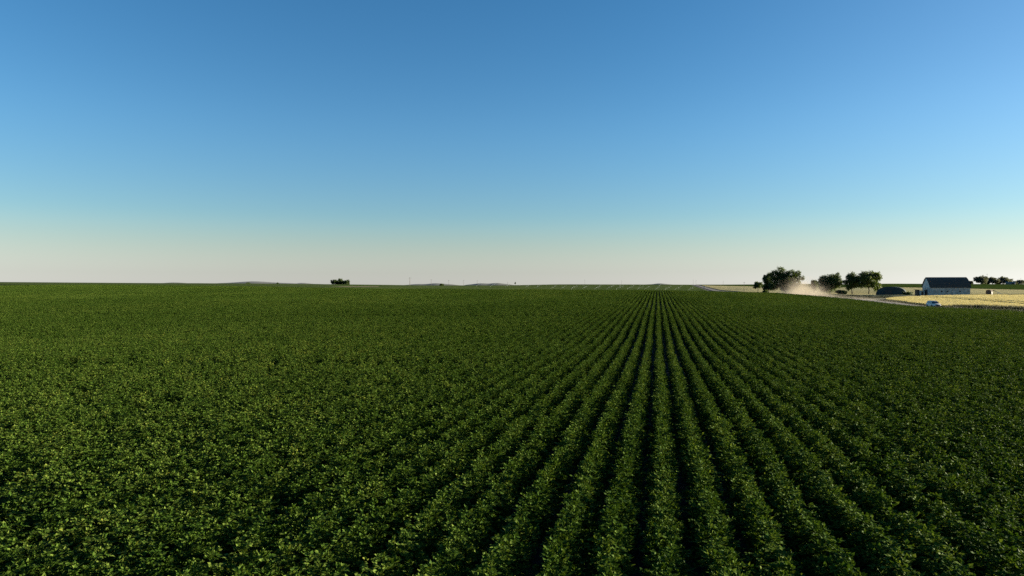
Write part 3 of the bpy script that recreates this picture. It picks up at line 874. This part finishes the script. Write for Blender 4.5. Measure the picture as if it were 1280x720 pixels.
def car():
    """SUV 4.8 long (x is forward), 1.95 wide, 1.75 high"""
    root = empty('car', (0, 0, 0))
    # lower body: outline along x, with rounded shoulders from lofted sections
    secs = [(-2.40, .55, .98, .80), (-2.30, .42, 1.06, .92), (-1.6, .36, 1.10, .97), (-0.4, .34, 1.08, .975), (0.7, .34, 1.06, .97), (1.25, .36, 1.05, .96), (1.9, .38, 0.99, .93), (2.25, .42, .90, .86), (2.40, .52, .78, .74)]
    bm = bmesh.new(); rings = []
    for x, zl, zh, hw in secs:
        pr = [(-hw * .93, zl), (-hw, zl + .12), (-hw, (zl + zh) / 2 + .1), (-hw * .95, zh - .05), (-hw * .86, zh), (0, zh + .035), (hw * .86, zh), (hw * .95, zh - .05), (hw, (zl + zh) / 2 + .1), (hw, zl + .12), (hw * .93, zl)]
        rings.append([bm.verts.new((x, y, z)) for y, z in pr])
    for a, b in zip(rings, rings[1:]):
        n = len(a)
        for k in range(n): bm.faces.new((a[k], a[(k + 1) % n], b[(k + 1) % n], b[k]))
    bm.faces.new(rings[0][::-1]); bm.faces.new(rings[-1])
    body = bm_obj('body', bm, M_PAINT, root, smooth=True)
    # cabin
    bm = bmesh.new(); rings = []
    for x0, x1, z, hw in ((-2.28, 1.22, 1.05, .90), (-2.12, .72, 1.38, .82), (-1.9, .30, 1.66, .70), (-1.6, .05, 1.74, .62)):
        rings.append([bm.verts.new(p) for p in ((x0, -hw, z), (x1, -hw, z), (x1 + .10, 0, z), (x1, hw, z), (x0, hw, z), (x0 - .05, 0, z))])
    for a, b in zip(rings, rings[1:]):
        for k in range(6): bm.faces.new((a[k], a[(k + 1) % 6], b[(k + 1) % 6], b[k]))
    bm.faces.new(rings[-1])
    bm_obj('cabin', bm, M_PAINT, root)
    # glass, standing just proud of the cabin
    def pane(name, pts):
        bm = bmesh.new()
        c = sum((Vector(p) for p in pts), Vector()) / len(pts)
        nrm = (Vector(pts[1]) - Vector(pts[0])).cross(Vector(pts[2]) - Vector(pts[0])).normalized()
        if nrm.dot(c - Vector((-0.6, 0, 1.2))) < 0: nrm = -nrm
        A = [bm.verts.new(Vector(p) + nrm * 0.012) for p in pts]; B = [bm.verts.new(Vector(p) - nrm * 0.01) for p in pts]
        n = len(pts)
        bm.faces.new(A); bm.faces.new(B[::-1])
        for k in range(n): bm.faces.new((A[k], B[k], B[(k + 1) % n], A[(k + 1) % n]))
        return bm_obj(name, bm, M_GLASSD, root)
    for s in (-1, 1):
        pane('windshield', [(1.20, s * .80, 1.10), (1.31, s * .01, 1.10), (.47, s * .01, 1.61), (.38, s * .66, 1.61)])
        pane('side_window', [(.88, s * .885, 1.12), (-.35, s * .885, 1.12), (-.35, s * .755, 1.57), (.36, s * .755, 1.57)])
        pane('side_window', [(-.45, s * .885, 1.12), (-1.9, s * .885, 1.12), (-1.75, s * .755, 1.57), (-.45, s * .755, 1.57)])
        bm = bmesh.new(); add_box(bm, (.85, s * 1.02, 1.14), (.12, .2, .15), bevel=.03); bm_obj('mirror', bm, M_PAINT, root)
        bm = bmesh.new(); add_box(bm, (2.30, s * .66, .80), (.24, .30, .15), bevel=.04); bm_obj('headlight', bm, M_LAMP, root)
        bm = bmesh.new(); add_box(bm, (-2.36, s * .78, .90), (.14, .18, .26), bevel=.03); bm_obj('tail_light', bm, M_RED, root)
    pane('rear_window', [(-2.29, -.74, 1.12), (-2.29, .74, 1.12), (-1.99, .62, 1.58), (-1.99, -.62, 1.58)])
    bm = bmesh.new(); add_box(bm, (2.40, 0, .71), (.07, .98, .24), bevel=.03); bm_obj('grille', bm, M_BLACKP, root)
    bm = bmesh.new(); add_box(bm, (2.36, 0, .47), (.22, 1.62, .16), bevel=.05); bm_obj('bumper', bm, M_BLACKP, root)
    bm = bmesh.new(); add_box(bm, (-2.36, 0, .52), (.2, 1.66, .2), bevel=.05); bm_obj('bumper', bm, M_BLACKP, root)
    for s in (-1, 1):
        bm = bmesh.new()
        add_tube(bm, (-1.75, s * .58, 1.80), (-.1, s * .58, 1.80), .025, .025, 6)
        for xx in (-1.6, -.25): add_tube(bm, (xx, s * .58, 1.72), (xx, s * .58, 1.80), .022, .022, 6)
        bm_obj('roof_rail', bm, M_BLACKP, root)
    for wx in (-1.42, 1.48):
        for s in (-1, 1):
            w = link(bpy.data.objects.new('wheel', None), root); w.location = (wx, s * .86, .365); w.empty_display_size = .2
            bm = bmesh.new()
            prof = [(.22, -.10), (.34, -.12), (.365, -.08), (.365, .08), (.34, .12), (.22, .10)]
            rg = []
            for k in range(20):
                a = 2 * math.pi * k / 20
                rg.append([bm.verts.new((math.cos(a) * r, yy, math.sin(a) * r)) for r, yy in prof])
            for k in range(20):
                a, b = rg[k], rg[(k + 1) % 20]
                for q in range(6): bm.faces.new((a[q], a[(q + 1) % 6], b[(q + 1) % 6], b[q]))
            bm_obj('tyre', bm, M_TYRE, w, smooth=True)
            bm = bmesh.new(); add_tube(bm, (0, -.08, 0), (0, .08, 0), .225, .225, 14)
            for k in range(5):
                a = 2 * math.pi * k / 5
                add_box(bm, (math.cos(a) * .1, s * .09, math.sin(a) * .1), (.2, .03, .05), Matrix.Rotation(-a, 3, 'Y') if False else None)
            bm_obj('rim', bm, M_RIM, w)
            bm = bmesh.new(); add_tube(bm, (wx, s * .955, .40), (wx, s * .978, .40), .45, .45, 20); bm_obj('wheel_arch', bm, M_BLACKP, root)
    return root


def kids(o): return [c for c in bpy.data.objects if c.parent == o]


def copy_tree(o, parent=None):
    c = o.copy(); COL.objects.link(c)
    if parent is not None: c.parent = parent
    for ch in kids(o): copy_tree(ch, c)
    return c


CAR = car()
x, y = 68.2, 190.8
CAR.location = (x, y, gz(x, y) + 0.31); CAR.rotation_euler = (0, 0, R(-90))
tag(CAR, 'white car driving on the dirt road in front of the golden field', 'car')
far_car = copy_tree(CAR)
x, y = 67.5, 1045.0
far_car.location = (x, y, gz(x, y) + 0.31)
tag(far_car, 'tiny white car on the far road climbing to the skyline', 'car')

# ------------------------------------------------------------------ dust behind the car
def dust():
    x0, x1, y0, y1, zlo, zhi = 58.0, 100.0, 196.0, 470.0, -1.0, 9.5
    bm = bmesh.new()
    ny = 24
    # a closed trough that follows the road
    ring = []
    for k in range(ny + 1):
        yy = y0 + (y1 - y0) * k / ny
        zg = gz(70, yy)
        ring.append([bm.verts.new(p) for p in ((x0, yy, zg + zlo), (x1, yy, zg + zlo), (x1, yy, zg + zhi), (x0, yy, zg + zhi))])
    for a, b in zip(ring, ring[1:]):
        for q in range(4): bm.faces.new((a[q], a[(q + 1) % 4], b[(q + 1) % 4], b[q]))
    bm.faces.new(ring[0][::-1]); bm.faces.new(ring[-1])
    m, N, L, v = volume_mat('road dust', (0.55, 0.475, 0.38), 0.0, 0.0)
    ge = N.new('ShaderNodeNewGeometry'); sp = N.new('ShaderNodeSeparateXYZ'); L.new(ge.outputs['Position'], sp.inputs[0])
    def math_(op, a, b=None, c=None, clamp=False):
        n = N.new('ShaderNodeMath'); n.operation = op; n.use_clamp = clamp
        for i, q in enumerate((a, b, c)):
            if q is None: continue
            if isinstance(q, (int, float)): n.inputs[i].default_value = q
            else: L.new(q, n.inputs[i])
        return n.outputs[0]
    yy = sp.outputs['Y']
    fc = N.new('ShaderNodeFloatCurve')
    t = math_('MULTIPLY_ADD', yy, 1 / (y1 - y0), -y0 / (y1 - y0), True)
    # plume top height and strength along the road, and the road's own level
    def curve(pts):
        n = N.new('ShaderNodeFloatCurve'); cm = n.mapping.curves[0]
        while len(cm.points) < len(pts): cm.points.new(0.5, 0.5)
        for p, (a, b) in zip(cm.points, pts): p.location = (a, b); p.handle_type = 'AUTO'
        n.mapping.update(); L.new(t, n.inputs['Value']); return n.outputs[0]
    lo_g = min(gz(70, q) for q in np.linspace(y0, y1, 30)); hi_g = max(gz(70, q) for q in np.linspace(y0, y1, 30))
    pts = [(k / 12, (gz(70, y0 + (y1 - y0) * k / 12) - lo_g) / (hi_g - lo_g + 1e-6)) for k in range(13)]
    gl = math_('MULTIPLY_ADD', curve(pts), hi_g - lo_g, lo_g)
    top = math_('MULTIPLY_ADD', curve([(0, .10), (.2, .13), (.38, .2), (.47, .45), (.57, .85), (.66, .85), (.75, .5), (.86, .2), (1, .15)]), 6.2, 0.0)
    strg = curve([(0, .16), (.2, .34), (.38, .42), (.48, .66), (.58, .88), (.67, .82), (.76, .34), (.87, .07), (1, 0.0)])
    hgt = math_('SUBTRACT', sp.outputs['Z'], gl)
    # the plume drifts to the right of the road the older it gets
    cx = math_('MULTIPLY_ADD', t, 3.5, 68.5)
    wd = math_('MULTIPLY_ADD', t, 4.0, 3.2)
    dx = math_('DIVIDE', math_('SUBTRACT', sp.outputs['X'], cx), wd)
    side = math_('EXPONENT', math_('MULTIPLY', math_('MULTIPLY', dx, dx), -1.6))
    mp = N.new('ShaderNodeMapping'); mp.inputs['Scale'].default_value = (0.16, 0.07, 0.22); L.new(ge.outputs['Position'], mp.inputs['Vector'])
    no = N.new('ShaderNodeTexNoise'); no.inputs['Scale'].default_value = 1.0; no.inputs['Detail'].default_value = 4; L.new(mp.outputs[0], no.inputs['Vector'])
    # a ragged top: the noise shifts the height at which it thins out
    rel = math_('DIVIDE', hgt, math_('MAXIMUM', math_('MULTIPLY', top, math_('MULTIPLY_ADD', no.outputs['Fac'], 1.7, 0.15)), 0.2))
    fall = math_('EXPONENT', math_('MULTIPLY', math_('MULTIPLY', rel, rel), -1.3))
    up = math_('GREATER_THAN', hgt, -0.2)
    d = math_('MULTIPLY', math_('MULTIPLY', math_('MULTIPLY', side, fall), math_('MULTIPLY', strg, up)), math_('MULTIPLY_ADD', no.outputs['Fac'], 0.18, -0.03))
    L.new(math_('MAXIMUM', d, 0.0), v.inputs['Density'])
    o = bm_obj('dust', bm, m)
    m.cycles.volume_step_rate = 1.0
    tag(o, 'pale tan dust cloud hanging over the road behind the white car', 'dust', kind='stuff')


dust()

# ------------------------------------------------------------------ sprinklers on the far field
M_DROP = leaf_mat('water drops', (0.42, 0.45, 0.46), (0.50, 0.53, 0.54), (0.58, 0.60, 0.61), trans=0.6, rough=0.3, tr_tint=(1, 1, 1))


def spray_mesh(seed):
    """drops of one wind-blown jet, rising from the nozzle and drifting to the right"""
    g = np.random.default_rng(seed)
    n = 520
    s = g.uniform(0, 1, n) ** 0.8
    ang = g.normal(0.0, 0.35, n)
    reach = 6.5 * s
    x = reach * np.cos(ang); y = reach * np.sin(ang) + g.normal(0, 0.2, n)
    z = 0.9 + 3.4 * s - 0.7 * s ** 2 + g.normal(0, 0.12 + 0.55 * s, n)
    P = np.stack([x, y, np.maximum(z, 0.2)], 1)
    d = g.normal(0, 1, (n, 3)); d /= np.linalg.norm(d, axis=1, keepdims=True)
    sz = g.uniform(0.035, 0.085, n)
    return np_mesh('spray', *leaflets(P, d, g.normal(0, 1, (n, 3)), sz, sz, 0.1), M_DROP)


SPR = [spray_mesh(900 + k) for k in range(4)]
bm = bmesh.new(); add_tube(bm, (0, 0, -.2), (0, 0, .85), .03, .025, 6); RIS = bpy.data.meshes.new('riser'); bm.to_mesh(RIS); bm.free(); RIS.materials.append(M_GREYMETAL)
bm = bmesh.new(); add_tube(bm, (-.05, 0, .85), (.14, 0, .97), .035, .025, 6); NOZ = bpy.data.meshes.new('nozzle'); bm.to_mesh(NOZ); bm.free(); NOZ.materials.append(M_GREYMETAL)


def sprinkler(px, t, s):
    x, y = spot(px, t)
    root = empty('sprinkler', (x, y, gz(x, y) + 0.3), R(random.uniform(-25, 15)))
    root.scale = (s, s, s)
    link(bpy.data.objects.new('riser', RIS), root); link(bpy.data.objects.new('nozzle', NOZ), root)
    link(bpy.data.objects.new('spray', random.choice(SPR)), root)
    tag(root, 'white sprinkler jet drifting over the far green field', 'sprinkler', 'sprinklers watering the far green field')


for px in (596, 613, 632, 655, 671, 690, 703, 714, 728, 742, 758, 772, 783, 797, 806, 820, 832, 845, 862):
    sprinkler(px + random.uniform(-2, 2), 850 + random.uniform(-15, 15), random.uniform(1.05, 1.45))
for px in (566, 585, 618, 650, 682, 727, 751, 776, 800, 822, 850):
    sprinkler(px + random.uniform(-2, 2), 1040 + random.uniform(-15, 15), random.uniform(0.75, 1.1))

# bare patch on the left skyline field
x, y = spot(440, 560)
tag(sheet('bare_track', [(x - 9, y - 22), (x + 2, y - 14), (x + 12, y + 26), (x + 8, y + 36), (x - 2, y + 5)], 0.50, M_TAN, (6, 6)), kind='structure')

# ------------------------------------------------------------------ light and sky
SUN_AZ, SUN_EL = YAW * 0 + R(70), R(9)        # azimuth from +Y towards +X
world = bpy.data.worlds.new('World'); scene.world = world; world.use_nodes = True
nt = world.node_tree; nt.nodes.clear()
out = nt.nodes.new('ShaderNodeOutputWorld'); bg = nt.nodes.new('ShaderNodeBackground')
sky = nt.nodes.new('ShaderNodeTexSky'); sky.sky_type = 'NISHITA'; sky.sun_disc = False
sky.sun_elevation = SUN_EL; sky.sun_rotation = SUN_AZ
sky.altitude = 1200; sky.air_density = 1.0; sky.dust_density = 0.4; sky.ozone_density = 1.9
hs = nt.nodes.new('ShaderNodeHueSaturation')
tcw = nt.nodes.new('ShaderNodeTexCoord'); sxyz = nt.nodes.new('ShaderNodeSeparateXYZ'); nt.links.new(tcw.outputs['Generated'], sxyz.inputs[0])
mrs = nt.nodes.new('ShaderNodeMapRange'); mrs.interpolation_type = 'SMOOTHSTEP'   # dusty air low down: the sky pales towards the horizon
for nm, val in (('From Min', 0.0), ('From Max', 0.105), ('To Min', 0.28), ('To Max', 1.3)): mrs.inputs[nm].default_value = val
mrv = nt.nodes.new('ShaderNodeMapRange'); mrv.interpolation_type = 'SMOOTHSTEP'
for nm, val in (('From Min', 0.0), ('From Max', 0.24), ('To Min', 0.69), ('To Max', 0.97)): mrv.inputs[nm].default_value = val
nt.links.new(sxyz.outputs['Z'], mrv.inputs['Value']); nt.links.new(mrv.outputs[0], hs.inputs['Value'])
nt.links.new(sxyz.outputs['Z'], mrs.inputs['Value']); 
dt = nt.nodes.new('ShaderNodeVectorMath'); dt.operation = 'DOT_PRODUCT'          # aerosol: whiter towards the sun
dt.inputs[1].default_value = (math.sin(SUN_AZ) * math.cos(SUN_EL), math.cos(SUN_AZ) * math.cos(SUN_EL), math.sin(SUN_EL))
nt.links.new(tcw.outputs['Generated'], dt.inputs[0])
mrd = nt.nodes.new('ShaderNodeMapRange'); mrd.interpolation_type = 'SMOOTHSTEP'
for nm, val in (('From Min', 0.30), ('From Max', 1.0), ('To Min', 1.0), ('To Max', 0.90)): mrd.inputs[nm].default_value = val
nt.links.new(dt.outputs['Value'], mrd.inputs['Value'])
mss = nt.nodes.new('ShaderNodeMath'); mss.operation = 'MULTIPLY'
nt.links.new(mrs.outputs[0], mss.inputs[0]); nt.links.new(mrd.outputs[0], mss.inputs[1]); nt.links.new(mss.outputs[0], hs.inputs['Saturation'])
nt.links.new(sky.outputs[0], hs.inputs['Color']); tint = nt.nodes.new('ShaderNodeVectorMath'); tint.operation = 'MULTIPLY'; tint.inputs[1].default_value = (0.96, 0.99, 1.025)   # white balance of the air
nt.links.new(hs.outputs[0], tint.inputs[0]); nt.links.new(tint.outputs[0], bg.inputs['Color']); bg.inputs['Strength'].default_value = 0.05
nt.links.new(bg.outputs[0], out.inputs['Surface'])
sun = bpy.data.lights.new('sun', 'SUN'); sun.energy = 5.0; sun.angle = R(0.5); sun.color = (1.0, 0.90, 0.70)
so = link(bpy.data.objects.new('sun', sun))
d = Vector((math.sin(SUN_AZ) * math.cos(SUN_EL), math.cos(SUN_AZ) * math.cos(SUN_EL), math.sin(SUN_EL)))
so.rotation_euler = d.to_track_quat('Z', 'Y').to_euler(); so.location = (300, 100, 200)

# ------------------------------------------------------------------ camera
cam = bpy.data.cameras.new('camera'); cam.sensor_width = 36; cam.lens = 36 * FPX / 1280.0
cam.clip_start = 0.1; cam.clip_end = 20000
co = link(bpy.data.objects.new('camera', cam)); co.location = (0, 0, EYE)
co.rotation_euler = (R(90) - PITCH, 0, YAW)
scene.camera = co

scene.view_settings.view_transform = 'Standard'; scene.view_settings.look = 'None'
scene.view_settings.exposure = 2.02; scene.view_settings.gamma = 1.0
cy = scene.cycles
cy.max_bounces = 6; cy.diffuse_bounces = 3; cy.glossy_bounces = 2; cy.transmission_bounces = 3; cy.volume_bounces = 1; cy.transparent_max_bounces = 8
cy.use_denoising = False; cy.denoiser = 'OPENIMAGEDENOISE'; cy.denoising_input_passes = 'RGB_ALBEDO_NORMAL'
